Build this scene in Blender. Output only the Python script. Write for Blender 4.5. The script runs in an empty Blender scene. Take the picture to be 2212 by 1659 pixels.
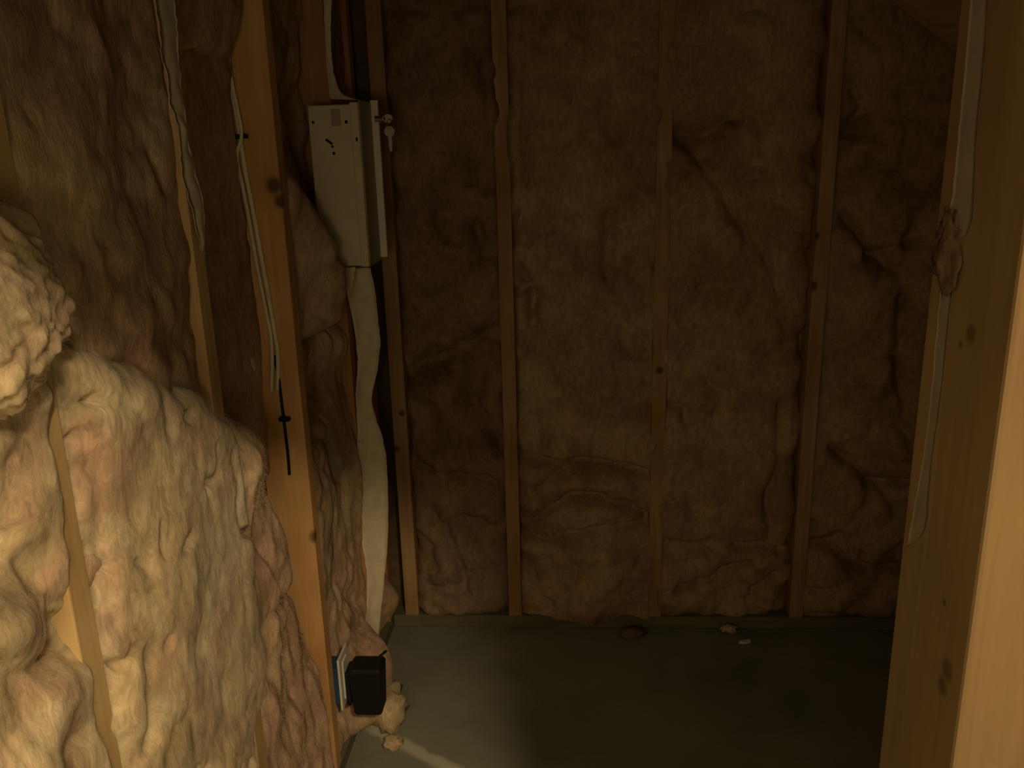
import bpy, bmesh, math, random
import numpy as np
from mathutils import Matrix, Vector

# ------------------------------------------------------------------ camera
scn = bpy.context.scene
col = scn.collection
cam_data = bpy.data.cameras.new('camera')
cam = bpy.data.objects.new('camera', cam_data)
col.objects.link(cam)
RT = Vector((0.99813768, 0.05509516, -0.02618572))
UP = Vector((0.01010854, 0.27394259, 0.96169292))
FW = Vector((-0.06015801, 0.96016664, -0.27287549))
m = Matrix.Identity(4)
for i, v in enumerate((RT, UP, -FW)):
    for k in range(3):
        m[k][i] = v[k]
m.translation = (0, 0, 1.386)
cam.matrix_world = m
cam_data.sensor_width = 36.0
cam_data.lens = 36.0 * 1852.45 / 2212.0
cam_data.clip_start = 0.01
scn.camera = cam

# ------------------------------------------------------------------ world, exposure
world = bpy.data.worlds.new('world')
scn.world = world
world.use_nodes = True
world.node_tree.nodes['Background'].inputs[0].default_value = (0.9, 0.6, 0.32, 1)
world.node_tree.nodes['Background'].inputs[1].default_value = 0.0
scn.view_settings.view_transform = 'Standard'
scn.view_settings.look = 'None'
scn.view_settings.gamma = 1.0
scn.view_settings.use_curve_mapping = False
scn.view_settings.exposure = 0.0
scn.cycles.use_denoising = True
scn.cycles.max_bounces = 4
scn.cycles.diffuse_bounces = 3
scn.cycles.glossy_bounces = 2
scn.cycles.use_adaptive_sampling = True
scn.cycles.adaptive_threshold = 0.1
scn.cycles.caustics_reflective = False
scn.cycles.caustics_refractive = False

LAMP_COL = (1.0, 0.755, 0.44)
LAMP_A = dict(loc=(0.52, -0.82, 2.22), power=80.0, radius=0.09)     # ceiling bulb just behind the opening
FILL_B = dict(loc=(-1.05, -2.5, 2.02), power=6.0, radius=0.22)     # unseen fill light, added in place of the outer room's bounced light

FILL_C = dict(loc=(-0.12, -0.42, 1.26), power=5.0, radius=0.12)      # unseen fill light, added just behind the camera

# ------------------------------------------------------------------ helpers
def link(o, parent=None):
    col.objects.link(o)
    if parent is not None:
        o.parent = parent
    return o

def tag(o, label=None, cat=None, group=None, kind=None):
    if label: o['label'] = label
    if cat: o['category'] = cat
    if group: o['group'] = group
    if kind: o['kind'] = kind
    return o

def mesh_obj(name, verts, faces, mat, parent=None, smooth=False):
    me = bpy.data.meshes.new(name)
    me.from_pydata([tuple(map(float, v)) for v in verts], [], [tuple(map(int, f)) for f in faces])
    me.update()
    if smooth:
        me.polygons.foreach_set('use_smooth', [True] * len(me.polygons))
    me.materials.append(mat)
    o = bpy.data.objects.new(name, me)
    return link(o, parent)

def bm_obj(name, bm, mat, parent=None, smooth=False):
    me = bpy.data.meshes.new(name)
    bm.to_mesh(me); bm.free()
    if smooth:
        me.polygons.foreach_set('use_smooth', [True] * len(me.polygons))
    me.materials.append(mat)
    o = bpy.data.objects.new(name, me)
    return link(o, parent)

def box_bm(lo, hi, bevel=0.0, seg=1, bm=None):
    b = bmesh.new()
    r = bmesh.ops.create_cube(b, size=1.0)
    c = [(lo[i] + hi[i]) / 2 for i in range(3)]
    s = [hi[i] - lo[i] for i in range(3)]
    for v in b.verts:
        v.co = Vector((c[0] + v.co.x * s[0], c[1] + v.co.y * s[1], c[2] + v.co.z * s[2]))
    if bevel > 0:
        bmesh.ops.bevel(b, geom=list(b.edges), offset=bevel, segments=seg, affect='EDGES', profile=0.5)
    return b

def box(name, lo, hi, mat, parent=None, bevel=0.0, seg=1):
    return bm_obj(name, box_bm(lo, hi, bevel, seg), mat, parent)

def empty(name, loc=(0, 0, 0)):
    o = bpy.data.objects.new(name, None)
    o.location = loc
    o.empty_display_size = 0.05
    return link(o)

def under(o, parent):
    """parent o without moving it"""
    o.parent = parent
    o.matrix_parent_inverse = Matrix.Translation(parent.location).inverted()
    return o

def tube(name, path, r, mat, parent=None, sides=8):
    pts = [Vector(p) for p in path]
    V, F = [], []
    up = Vector((0, 1, 0))
    for i, p in enumerate(pts):
        t = (pts[min(i + 1, len(pts) - 1)] - pts[max(i - 1, 0)]).normalized()
        a = t.cross(up)
        if a.length < 1e-4: a = t.cross(Vector((1, 0, 0)))
        a.normalize(); b = t.cross(a)
        rr = r[i] if isinstance(r, (list, tuple)) else r
        for k in range(sides):
            an = 2 * math.pi * k / sides
            V.append(p + (a * math.cos(an) + b * math.sin(an)) * rr)
    for i in range(len(pts) - 1):
        for k in range(sides):
            k2 = (k + 1) % sides
            F.append((i * sides + k, i * sides + k2, (i + 1) * sides + k2, (i + 1) * sides + k))
    F.append(tuple(range(sides))[::-1])
    F.append(tuple((len(pts) - 1) * sides + k for k in range(sides)))
    return mesh_obj(name, V, F, mat, parent, smooth=True)

def smooth_path(pts, n):
    """Catmull-Rom resampling"""
    P = np.array(pts, float)
    P = np.vstack([2 * P[0] - P[1], P, 2 * P[-1] - P[-2]])
    out = []
    for i in range(1, len(P) - 2):
        for k in range(n):
            t = k / n
            a, b, c, d = P[i - 1], P[i], P[i + 1], P[i + 2]
            out.append(0.5 * (2 * b + (c - a) * t + (2 * a - 5 * b + 4 * c - d) * t * t + (3 * b - a - 3 * c + d) * t ** 3))
    out.append(P[-2])
    return np.array(out)

# ---- numpy gradient noise
def perlin(x, y, seed=0):
    xi = np.floor(x).astype(np.int64); yi = np.floor(y).astype(np.int64)
    xf = x - xi; yf = y - yi
    def g(ix, iy):
        h = (ix * 374761393 + iy * 668265263 + seed * 1442695041) & 0xffffffff
        h = ((h ^ (h >> 13)) * 1274126177) & 0xffffffff
        h = h ^ (h >> 16)
        a = (h & 0xffff) / 65536.0 * 2 * np.pi
        return np.cos(a), np.sin(a)
    u = xf * xf * xf * (xf * (xf * 6 - 15) + 10); v = yf * yf * yf * (yf * (yf * 6 - 15) + 10)
    def d(ix, iy, fx, fy):
        gx, gy = g(ix, iy); return gx * fx + gy * fy
    n00 = d(xi, yi, xf, yf); n10 = d(xi + 1, yi, xf - 1, yf)
    n01 = d(xi, yi + 1, xf, yf - 1); n11 = d(xi + 1, yi + 1, xf - 1, yf - 1)
    return ((n00 * (1 - u) + n10 * u) * (1 - v) + (n01 * (1 - u) + n11 * u) * v) * 1.4

def fbm(x, y, seed=0, octv=4, gain=0.5):
    s = 0; a = 1.0
    for k in range(octv):
        s = s + a * perlin(x * 2 ** k, y * 2 ** k, seed + 17 * k); a *= gain
    return s

def seg_dist(U, V, poly):
    best = np.full(U.shape, 1e9)
    for (a, b), (c, d) in zip(poly[:-1], poly[1:]):
        dx, dy = c - a, d - b
        L = max(dx * dx + dy * dy, 1e-9)
        t = np.clip(((U - a) * dx + (V - b) * dy) / L, 0, 1)
        best = np.minimum(best, np.hypot(U - a - t * dx, V - b - t * dy))
    return best

# ------------------------------------------------------------------ materials
def new_mat(name):
    mt = bpy.data.materials.new(name); mt.use_nodes = True
    nt = mt.node_tree
    return mt, nt, nt.nodes['Principled BSDF'], nt.nodes, nt.links

def ramp(nodes, stops):
    r = nodes.new('ShaderNodeValToRGB')
    while len(r.color_ramp.elements) > 1:
        r.color_ramp.elements.remove(r.color_ramp.elements[-1])
    for i, (p, c) in enumerate(stops):
        e = r.color_ramp.elements[0] if i == 0 else r.color_ramp.elements.new(p)
        e.position = p; e.color = (*c, 1)
    return r

def noise_node(nodes, links, vec, scale, detail=4, rough=0.55, dist=0.0):
    n = nodes.new('ShaderNodeTexNoise')
    n.inputs['Scale'].default_value = scale; n.inputs['Detail'].default_value = detail
    n.inputs['Roughness'].default_value = rough; n.inputs['Distortion'].default_value = dist
    links.new(vec, n.inputs['Vector'])
    return n

def insulation_mat(name, c_dark, c_mid, c_light, pink, fibre=1.0, sss=0.0):
    mt, nt, bs, N, L = new_mat(name)
    tc = N.new('ShaderNodeTexCoord')
    n1 = noise_node(N, L, tc.outputs['Object'], 5.5, 3, 0.6, 0.6)
    r1 = ramp(N, [(0.36, c_dark), (0.5, c_mid), (0.66, c_light)])
    L.new(n1.outputs['Fac'], r1.inputs[0])
    mp = N.new('ShaderNodeMapping'); mp.inputs['Location'].default_value = (3.1, 7.7, 1.9)
    L.new(tc.outputs['Object'], mp.inputs['Vector'])
    n2 = noise_node(N, L, mp.outputs['Vector'], 9.0, 2, 0.6, 0.0)
    r2 = ramp(N, [(0.48, (0, 0, 0)), (0.64, (0.8, 0.8, 0.8))])
    L.new(n2.outputs['Fac'], r2.inputs[0])
    mx = N.new('ShaderNodeMixRGB'); mx.inputs['Color2'].default_value = (*pink, 1)
    L.new(r2.outputs[0], mx.inputs['Fac']); L.new(r1.outputs[0], mx.inputs['Color1'])
    # fine fibre mottling
    mpf = N.new('ShaderNodeMapping'); mpf.inputs['Scale'].default_value = (1, 1, 0.45)
    L.new(tc.outputs['Object'], mpf.inputs['Vector'])
    n3 = noise_node(N, L, mpf.outputs['Vector'], 48, 4, 0.72, 1.8)
    r3 = ramp(N, [(0.32, (0.58, 0.56, 0.54)), (0.66, (1.15, 1.15, 1.15))])
    L.new(n3.outputs['Fac'], r3.inputs[0])
    mul = N.new('ShaderNodeMixRGB'); mul.blend_type = 'MULTIPLY'; mul.inputs['Fac'].default_value = 0.8
    L.new(mx.outputs[0], mul.inputs['Color1']); L.new(r3.outputs[0], mul.inputs['Color2'])
    L.new(mul.outputs[0], bs.inputs['Base Color'])
    bs.inputs['Roughness'].default_value = 1.0
    bs.inputs['Specular IOR Level'].default_value = 0.0
    bs.inputs['Subsurface Weight'].default_value = sss      # light soaks into the wool
    bs.inputs['Subsurface Radius'].default_value = (1.0, 0.8, 0.55)
    bs.inputs['Subsurface Scale'].default_value = 0.018
    if fibre > 0:
        n4 = noise_node(N, L, mpf.outputs['Vector'], 150, 2, 0.75, 0.0)
        bp = N.new('ShaderNodeBump'); bp.inputs['Strength'].default_value = 0.3 * fibre; bp.inputs['Distance'].default_value = 0.005
        L.new(n4.outputs['Fac'], bp.inputs['Height']); L.new(bp.outputs[0], bs.inputs['Normal'])
    return mt

def wood_mat(name, c1, c2, knots=(), grain_axis='Z', rough=0.65):
    """knots: list of (x, y, z, radius) in object space"""
    mt, nt, bs, N, L = new_mat(name)
    tc = N.new('ShaderNodeTexCoord')
    mp = N.new('ShaderNodeMapping')
    mp.inputs['Scale'].default_value = {'Z': (1, 1, 0.06), 'X': (0.06, 1, 1), 'Y': (1, 0.06, 1)}[grain_axis]
    L.new(tc.outputs['Object'], mp.inputs['Vector'])
    n1 = noise_node(N, L, mp.outputs['Vector'], 60, 6, 0.62, 0.7)
    r1 = ramp(N, [(0.32, c1), (0.68, c2)])
    L.new(n1.outputs['Fac'], r1.inputs[0])
    n2 = noise_node(N, L, tc.outputs['Object'], 4.0, 3, 0.5)
    r2 = ramp(N, [(0.3, (0.72, 0.64, 0.56)), (0.65, (1.05, 1.05, 1.05))])
    L.new(n2.outputs['Fac'], r2.inputs[0])
    mul = N.new('ShaderNodeMixRGB'); mul.blend_type = 'MULTIPLY'; mul.inputs['Fac'].default_value = 1
    L.new(r1.outputs[0], mul.inputs['Color1']); L.new(r2.outputs[0], mul.inputs['Color2'])
    last = mul.outputs[0]
    for (x, y, z, r) in knots:
        sb = N.new('ShaderNodeVectorMath'); sb.operation = 'DISTANCE'
        sb.inputs[1].default_value = (x, y, z)
        L.new(tc.outputs['Object'], sb.inputs[0])
        mr = N.new('ShaderNodeMapRange')
        mr.inputs['From Min'].default_value = r * 0.45; mr.inputs['From Max'].default_value = r
        mr.inputs['To Min'].default_value = 0.85; mr.inputs['To Max'].default_value = 0.0
        L.new(sb.outputs['Value'], mr.inputs['Value'])
        mx = N.new('ShaderNodeMixRGB'); mx.inputs['Color2'].default_value = (0.09, 0.04, 0.015, 1)
        L.new(mr.outputs[0], mx.inputs['Fac']); L.new(last, mx.inputs['Color1'])
        last = mx.outputs[0]
    L.new(last, bs.inputs['Base Color'])
    bs.inputs['Roughness'].default_value = rough
    bs.inputs['Specular IOR Level'].default_value = 0.2
    bp = N.new('ShaderNodeBump'); bp.inputs['Strength'].default_value = 0.15; bp.inputs['Distance'].default_value = 0.001
    L.new(n1.outputs['Fac'], bp.inputs['Height']); L.new(bp.outputs[0], bs.inputs['Normal'])
    return mt

def plain_mat(name, c, rough=0.6, metal=0.0, spec=0.4, var=0.12, scale=20, bump=0.0):
    mt, nt, bs, N, L = new_mat(name)
    tc = N.new('ShaderNodeTexCoord')
    n1 = noise_node(N, L, tc.outputs['Object'], scale, 4, 0.6)
    lo = tuple(x * (1 - var) for x in c); hi = tuple(min(1, x * (1 + var)) for x in c)
    r1 = ramp(N, [(0.3, lo), (0.7, hi)])
    L.new(n1.outputs['Fac'], r1.inputs[0]); L.new(r1.outputs[0], bs.inputs['Base Color'])
    bs.inputs['Roughness'].default_value = rough; bs.inputs['Metallic'].default_value = metal
    bs.inputs['Specular IOR Level'].default_value = spec
    if bump:
        bp = N.new('ShaderNodeBump'); bp.inputs['Strength'].default_value = bump; bp.inputs['Distance'].default_value = 0.002
        L.new(n1.outputs['Fac'], bp.inputs['Height']); L.new(bp.outputs[0], bs.inputs['Normal'])
    return mt

def floor_mat():
    mt, nt, bs, N, L = new_mat('concrete')
    tc = N.new('ShaderNodeTexCoord')
    n1 = noise_node(N, L, tc.outputs['Object'], 3.2, 6, 0.6, 0.4)
    r1 = ramp(N, [(0.28, (0.20, 0.21, 0.16)), (0.5, (0.28, 0.29, 0.22)), (0.75, (0.36, 0.37, 0.285))])
    L.new(n1.outputs['Fac'], r1.inputs[0])
    # pale streak running out from the foot of the wall, mixed into the colour
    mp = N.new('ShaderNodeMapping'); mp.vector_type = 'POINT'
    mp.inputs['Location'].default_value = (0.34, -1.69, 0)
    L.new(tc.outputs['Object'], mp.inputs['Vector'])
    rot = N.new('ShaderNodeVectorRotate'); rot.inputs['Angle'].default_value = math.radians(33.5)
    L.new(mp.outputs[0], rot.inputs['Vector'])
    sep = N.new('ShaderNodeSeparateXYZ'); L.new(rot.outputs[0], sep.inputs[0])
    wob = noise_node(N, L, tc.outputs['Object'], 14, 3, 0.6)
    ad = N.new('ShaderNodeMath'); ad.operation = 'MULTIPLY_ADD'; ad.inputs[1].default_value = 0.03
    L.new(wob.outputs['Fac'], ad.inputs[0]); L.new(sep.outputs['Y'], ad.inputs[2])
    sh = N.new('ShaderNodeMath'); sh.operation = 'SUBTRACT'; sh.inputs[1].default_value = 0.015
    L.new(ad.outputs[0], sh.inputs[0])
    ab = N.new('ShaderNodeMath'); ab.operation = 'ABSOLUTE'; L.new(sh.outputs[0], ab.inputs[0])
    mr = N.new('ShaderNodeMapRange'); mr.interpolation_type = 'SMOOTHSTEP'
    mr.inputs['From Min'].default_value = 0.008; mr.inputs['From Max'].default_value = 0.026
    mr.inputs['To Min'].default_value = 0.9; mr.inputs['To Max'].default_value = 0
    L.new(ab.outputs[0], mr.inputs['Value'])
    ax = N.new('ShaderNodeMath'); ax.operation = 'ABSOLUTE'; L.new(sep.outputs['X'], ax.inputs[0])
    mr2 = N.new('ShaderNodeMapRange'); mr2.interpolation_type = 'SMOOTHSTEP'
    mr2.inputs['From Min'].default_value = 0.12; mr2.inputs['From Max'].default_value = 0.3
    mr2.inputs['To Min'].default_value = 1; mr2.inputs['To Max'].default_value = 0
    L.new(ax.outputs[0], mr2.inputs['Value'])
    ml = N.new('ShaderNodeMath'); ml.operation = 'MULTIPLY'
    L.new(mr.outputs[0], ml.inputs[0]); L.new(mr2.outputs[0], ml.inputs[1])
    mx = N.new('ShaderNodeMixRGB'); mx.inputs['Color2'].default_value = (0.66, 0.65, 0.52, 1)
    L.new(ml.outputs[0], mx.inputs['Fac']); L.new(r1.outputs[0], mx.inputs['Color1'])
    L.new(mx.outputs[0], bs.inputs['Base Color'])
    bs.inputs['Roughness'].default_value = 0.85; bs.inputs['Specular IOR Level'].default_value = 0.2
    n2 = noise_node(N, L, tc.outputs['Object'], 90, 5, 0.65)
    bp = N.new('ShaderNodeBump'); bp.inputs['Strength'].default_value = 0.2; bp.inputs['Distance'].default_value = 0.003
    L.new(n2.outputs['Fac'], bp.inputs['Height']); L.new(bp.outputs[0], bs.inputs['Normal'])
    return mt

M = {}
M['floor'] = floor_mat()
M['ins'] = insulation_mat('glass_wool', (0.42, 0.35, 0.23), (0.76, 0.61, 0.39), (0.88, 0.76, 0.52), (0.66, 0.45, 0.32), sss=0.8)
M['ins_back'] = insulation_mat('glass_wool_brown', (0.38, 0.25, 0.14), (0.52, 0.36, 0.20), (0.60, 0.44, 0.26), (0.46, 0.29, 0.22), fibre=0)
M['ins_shade'] = insulation_mat('glass_wool_shade', (0.26, 0.17, 0.10), (0.36, 0.24, 0.14), (0.42, 0.30, 0.18), (0.33, 0.21, 0.17), fibre=0)  # copy of the brown wool, corner shade put into its colour
M['ins_old'] = insulation_mat('glass_wool_pinkish', (0.48, 0.33, 0.21), (0.64, 0.46, 0.29), (0.76, 0.58, 0.39), (0.66, 0.43, 0.34))
M['paper'] = plain_mat('kraft_paper_cream', (0.84, 0.75, 0.55), 0.7, spec=0.25, var=0.1, scale=40, bump=0.2)
M['paper_grey'] = plain_mat('paper_grey', (0.20, 0.155, 0.105), 0.8, spec=0.15, var=0.15, scale=40, bump=0.2)
M['wood'] = wood_mat('pine', (0.50, 0.30, 0.13), (0.64, 0.42, 0.20))
M['wood_near'] = wood_mat('pine_pale', (0.62, 0.43, 0.20), (0.76, 0.56, 0.29))
M['wood_red'] = wood_mat('pine_reddish', (0.54, 0.27, 0.11), (0.68, 0.38, 0.17))
M['wood_x'] = wood_mat('pine_cross', (0.44, 0.30, 0.15), (0.55, 0.39, 0.21), grain_axis='X')
M['plate'] = wood_mat('treated_pine', (0.17, 0.165, 0.10), (0.23, 0.22, 0.13), grain_axis='X')
M['sheath'] = plain_mat('fibreboard', (0.20, 0.13, 0.075), 0.9, spec=0.1, var=0.25, scale=30, bump=0.3)
M['gypsum'] = plain_mat('gypsum_board', (0.75, 0.70, 0.61), 0.85, spec=0.15, var=0.06, scale=8)
M['ceil'] = plain_mat('ceiling_board', (0.66, 0.61, 0.52), 0.9, spec=0.1, var=0.06, scale=8)
M['cab'] = plain_mat('cream_enamel', (0.74, 0.68, 0.49), 0.5, spec=0.4, var=0.06, scale=12)
M['cab_door'] = plain_mat('olive_enamel', (0.40, 0.34, 0.20), 0.45, spec=0.4, var=0.08, scale=12)
M['cab_white'] = plain_mat('white_trim', (0.86, 0.83, 0.76), 0.35, spec=0.5, var=0.04, scale=30)
M['dark'] = plain_mat('dark_hole', (0.02, 0.016, 0.012), 0.8, spec=0.1)
M['black'] = plain_mat('black_plastic', (0.011, 0.012, 0.012), 0.55, spec=0.3, var=0.2)
M['blue'] = plain_mat('blue_plastic', (0.03, 0.075, 0.15), 0.5, spec=0.4)
M['white'] = plain_mat('white_plastic', (0.80, 0.77, 0.68), 0.4, spec=0.5, var=0.04)
M['steel'] = plain_mat('nickel', (0.30, 0.27, 0.22), 0.42, metal=1.0, spec=0.5, var=0.08)
M['cable'] = plain_mat('cable_sheath', (0.86, 0.78, 0.58), 0.5, spec=0.35, var=0.08, scale=50)
M['chip'] = plain_mat('plaster_chip', (0.80, 0.76, 0.66), 0.8, spec=0.2, var=0.1, scale=60)
M['bulb'], _nt, _bs, _N, _L = new_mat('lit_bulb')
_bs.inputs['Emission Color'].default_value = (*LAMP_COL, 1); _bs.inputs['Emission Strength'].default_value = 4.0

# ------------------------------------------------------------------ structure
XL = -0.513          # room face of the left studs
YB = 2.241           # room face of the back studs
H = 2.45
S = 0.4064
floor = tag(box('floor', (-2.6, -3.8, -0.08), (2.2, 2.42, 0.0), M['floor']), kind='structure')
ceiling = tag(box('ceiling', (-2.6, -3.8, H), (2.2, 2.42, H + 0.05), M['ceil']), kind='structure')

def stud(parent, lo, hi, mat, name='stud'):
    return box(name, lo, hi, mat, parent, bevel=0.0022, seg=2)

# left wall: sheathing, plate, five studs
wl = tag(box('wall_left', (XL - 0.104, 0.43, 0.0), (XL - 0.089, 2.345, H), M['sheath']), 'stud framed wall packed with glass wool insulation on the left side', kind='structure')
box('bottom_plate', (XL - 0.089, 0.48, 0.0), (XL, YB, 0.038), M['plate'], wl, 0.002)
K3 = [(-0.525, 1.58, 1.319, 0.02), (-0.515, 1.58, 1.29, 0.016), (-0.508, 1.58, 0.615, 0.02)]
mats_left = [M['wood_near'], M['wood_near'], wood_mat('pine_knotty', (0.68, 0.39, 0.16), (0.82, 0.52, 0.23), K3), M['wood_red']]
for i in range(4):
    yf = 0.805 + S * i
    stud(wl, (XL - 0.089, yf - 0.038, 0.038), (XL, yf, H), mats_left[i])
stud(wl, (XL - 0.089, YB - 0.038, 0.038), (XL, YB, H), M['wood_red'])

# back wall
wb = tag(box('wall_back', (XL - 0.104, YB + 0.089, 0.0), (1.5, YB + 0.104, H), M['sheath']), 'far wall of pine studs with glass wool between them', kind='structure')
box('bottom_plate', (XL, YB, 0.0), (1.45, YB + 0.089, 0.038), M['plate'], wb, 0.002)
KB = [(0.645, 2.24, 1.004, 0.017), (0.645, 2.24, 1.132, 0.014), (0.257, 2.24, 0.783, 0.014), (-0.448, 2.24, 0.668, 0.012), (-0.469, 2.24, 0.563, 0.012)]
M['wood_b'] = wood_mat('pine_far', (0.46, 0.29, 0.14), (0.58, 0.39, 0.20), KB)
stud(wb, (-0.476, YB, 0.038), (-0.436, YB + 0.089, H), M['wood_b'])
for i in range(4):
    xc = -0.1488 + S * i
    stud(wb, (xc - 0.019, YB, 0.038), (xc + 0.019, YB + 0.089, H), M['wood_b'])

# front partition with the low opening the picture is taken through
HZ = 1.475
wf = tag(box('wall_front', (0.215, 0.478, 0.0), (1.5, 0.49, H), M['gypsum']), 'stud partition around the opening', kind='structure')
KP = [(0.2, 0.424, 1.289, 0.0065), (0.2, 0.433, 1.281, 0.003), (0.2, 0.417, 1.145, 0.003), (0.2, 0.405, 1.112, 0.008), (0.2, 0.408, 1.100, 0.007), (0.2, 0.457, 1.394, 0.005)]
M['wood_post'] = wood_mat('pine_post', (0.175, 0.115, 0.052), (0.22, 0.150, 0.070), KP)
stud(wf, (0.2, 0.387, 0.0), (0.238, 0.477, HZ), M['wood_post'], 'post')
stud(wf, (-0.60, 0.387, HZ), (0.95, 0.425, HZ + 0.235), M['wood_x'], 'header_board')
stud(wf, (-0.60, 0.439, HZ), (0.95, 0.477, HZ + 0.235), M['wood_x'], 'header_board')
box('upper_panel', (-0.62, 0.40, HZ + 0.236), (1.5, 0.46, H), M['gypsum'], wf)

wr = tag(box('wall_right', (1.45, 0.49, 0.0), (1.465, YB + 0.089, H), M['gypsum']), kind='structure')
wo = tag(box('wall_outer', (-2.6, 0.41, 0.0), (-0.617, 0.43, H), M['gypsum']), kind='structure')
wo2 = tag(box('wall_rear', (-2.6, -3.8, 0.0), (2.2, -3.78, H), M['gypsum']), kind='structure')
wo3 = tag(box('wall_rear_left', (-2.6, -3.78, 0.0), (-2.58, 0.41, H), M['gypsum']), kind='structure')
wo4 = tag(box('wall_rear_right', (2.18, -3.78, 0.0), (2.2, 2.42, H), M['gypsum']), kind='structure')

# sloping stringer at the upper right, in front of the far wall
V = []
x0, x1 = 0.42, 1.45
zl = lambda x: 1.628 + (x - 0.764) * (1.546 - 1.628) / (0.875 - 0.764)
for y in (2.03, 2.068):
    V += [(x0, y, zl(x0)), (x1, y, zl(x1)), (x1, y, zl(x1) + 0.28), (x0, y, zl(x0) + 0.28)]
st = mesh_obj('stair_stringer', V, [(0, 1, 2, 3), (7, 6, 5, 4), (0, 4, 5, 1), (1, 5, 6, 2), (2, 6, 7, 3), (3, 7, 4, 0)], M['wood_x'])
tag(st, 'sloping wooden board crossing the upper right corner in front of the far wall', 'board')

# ------------------------------------------------------------------ glass wool batts
def batt(name, label, plane, u0, u1, v0, v1, step, mat, base=0.0, amp=0.012, fine=0.004, seed=1,
         edge=(0.05, 0.05, 0.06, 0.06), drop=(0.03, 0.03, 0.04, 0.04), creases=(), cdepth=0.02, cw=0.011,
         lumps=(), back=-0.086, top=None, bottom=None, aniso=1.0, warp=0.008, cat='insulation', group=None, left=None, right=None, ripple=0.0, b2w=0.20, pits=0, crs=1.0):
    """puffy height field standing on a stud wall; u runs along the wall, v up, h out of it"""
    nu = max(8, int((u1 - u0) / step)); nv = max(8, int((v1 - v0) / step))
    A, B = np.meshgrid(np.linspace(0, 1, nu + 1), np.linspace(0, 1, nv + 1))
    V = v0 + B * (v1 - v0)
    U = u0 + A * (u1 - u0)
    ul = np.full(U.shape, u0); ur = np.full(U.shape, u1)
    if left is not None: ul = np.interp(V, left[0], left[1])
    if right is not None: ur = np.interp(V, right[0], right[1])
    U = ul + A * (ur - ul)
    if top is not None or bottom is not None:
        vt = np.interp(U, top[0], top[1]) if top is not None else np.full(U.shape, v1)
        vb = np.interp(U, bottom[0], bottom[1]) if bottom is not None else np.full(U.shape, v0)
        V = vb + B * (vt - vb)
    else:
        vt = np.full(U.shape, v1); vb = np.full(U.shape, v0)
    dl, dr, db, dt = U - ul, ur - U, V - vb, vt - V
    # billowed relief: rounded puffs parted by soft valleys
    q = fbm(U * 7 + 3.1 * seed, V * 7 * aniso, seed, 3)
    b1 = np.sqrt(fbm(U * 4.6 + 0.3 * q, V * 4.6 * aniso + 0.3 * q, seed + 5, 2) ** 2 + 0.006)
    b2 = np.sqrt(fbm(U * 13 + 0.4 * q, V * 13 * aniso, seed + 9, 2) ** 2 + 0.012)
    h = base + amp * (b1 * 2.0 - 0.75) + b2w * amp * (b2 * 2 - 0.75) + 0.45 * fine * fbm(U * 40, V * 40 * aniso, seed + 21, 3)
    h = h + 0.9 * amp * fbm(U * 3, V * 3, seed + 33, 2)
    if ripple:
        h = h + ripple * fbm(U * 30, V * 3.2, seed + 41, 2)
    for (lu, lv, ru, rv, am) in lumps:
        h = h + am * np.exp(-((U - lu) / ru) ** 2 - ((V - lv) / rv) ** 2)
    nz = 0.5 * fbm(U * 24, V * 24, seed + 51, 3) * 0.006
    for c in creases:
        if isinstance(c, tuple): poly, dep, wid = c
        else: poly, dep, wid = c, cdepth, cw
        dep = dep * crs
        if plane == 'back': dep, wid = dep * 1.7, wid * 0.9
        d = np.abs(seg_dist(U, V, poly) + nz)
        fade = 0.45 + 0.55 * np.clip(0.5 + fbm(U * 11, V * 11, seed + 55, 2), 0, 1)
        h = h - fade * dep * (0.6 * np.exp(-(d / (wid * 1.1)) ** 1.5) + 0.4 * np.exp(-d / (2.6 * wid)))
    rp = np.random.default_rng(seed + 7)
    for _ in range(pits):
        pu, pv = rp.uniform(u0, u1), rp.uniform(v0, v1)
        a_, r_ = rp.uniform(0, np.pi), rp.uniform(0.004, 0.009)
        du_, dv_ = (U - pu) * np.cos(a_) + (V - pv) * np.sin(a_), -(U - pu) * np.sin(a_) + (V - pv) * np.cos(a_)
        h = h - rp.uniform(0.010, 0.024) * np.exp(-(du_ / r_) ** 2 - (dv_ / (r_ * rp.uniform(1.2, 3.5))) ** 2)
    for d, w, dp in zip((dl, dr, db, dt), edge, drop):
        if w <= 0: continue
        t = np.clip((d + 0.25 * w * fbm(U * 9, V * 9, seed + 61, 2)) / w, 0, 1)
        h = h - dp * (1 - np.sqrt(np.clip(1 - (1 - t) ** 2, 0, 1)))
    h = np.maximum(h, back + 0.004)
    # ragged outline
    wu = warp * fbm(V * 14, U * 14, seed + 71, 3); wv = warp * fbm(V * 13 + 9, U * 13, seed + 81, 3)
    k = np.clip(np.minimum(np.minimum(dl, dr), np.minimum(db, dt)) / 0.03, 0, 1)
    U = U + wu * (1 - 0.5 * k); V = np.maximum(V + wv * (1 - 0.5 * k), 0.002)
    def P(U, V, hh):
        return np.stack([U, YB - hh, V], -1) if plane == 'back' else np.stack([XL + hh, U, V], -1)
    front = P(U, V, h).reshape(-1, 3)
    W = nu + 1
    idx = np.arange((nu + 1) * (nv + 1)).reshape(nv + 1, nu + 1)
    faces = np.stack([idx[:-1, :-1], idx[:-1, 1:], idx[1:, 1:], idx[1:, :-1]], -1).reshape(-1, 4)
    rim = np.concatenate([idx[0, :], idx[1:, -1], idx[-1, -2::-1], idx[-2:0:-1, 0]])
    Ur, Vr = U.reshape(-1)[rim], V.reshape(-1)[rim]
    bk = P(Ur, Vr, np.full(Ur.shape, back))
    n0 = len(front)
    verts = np.vstack([front, bk])
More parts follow.
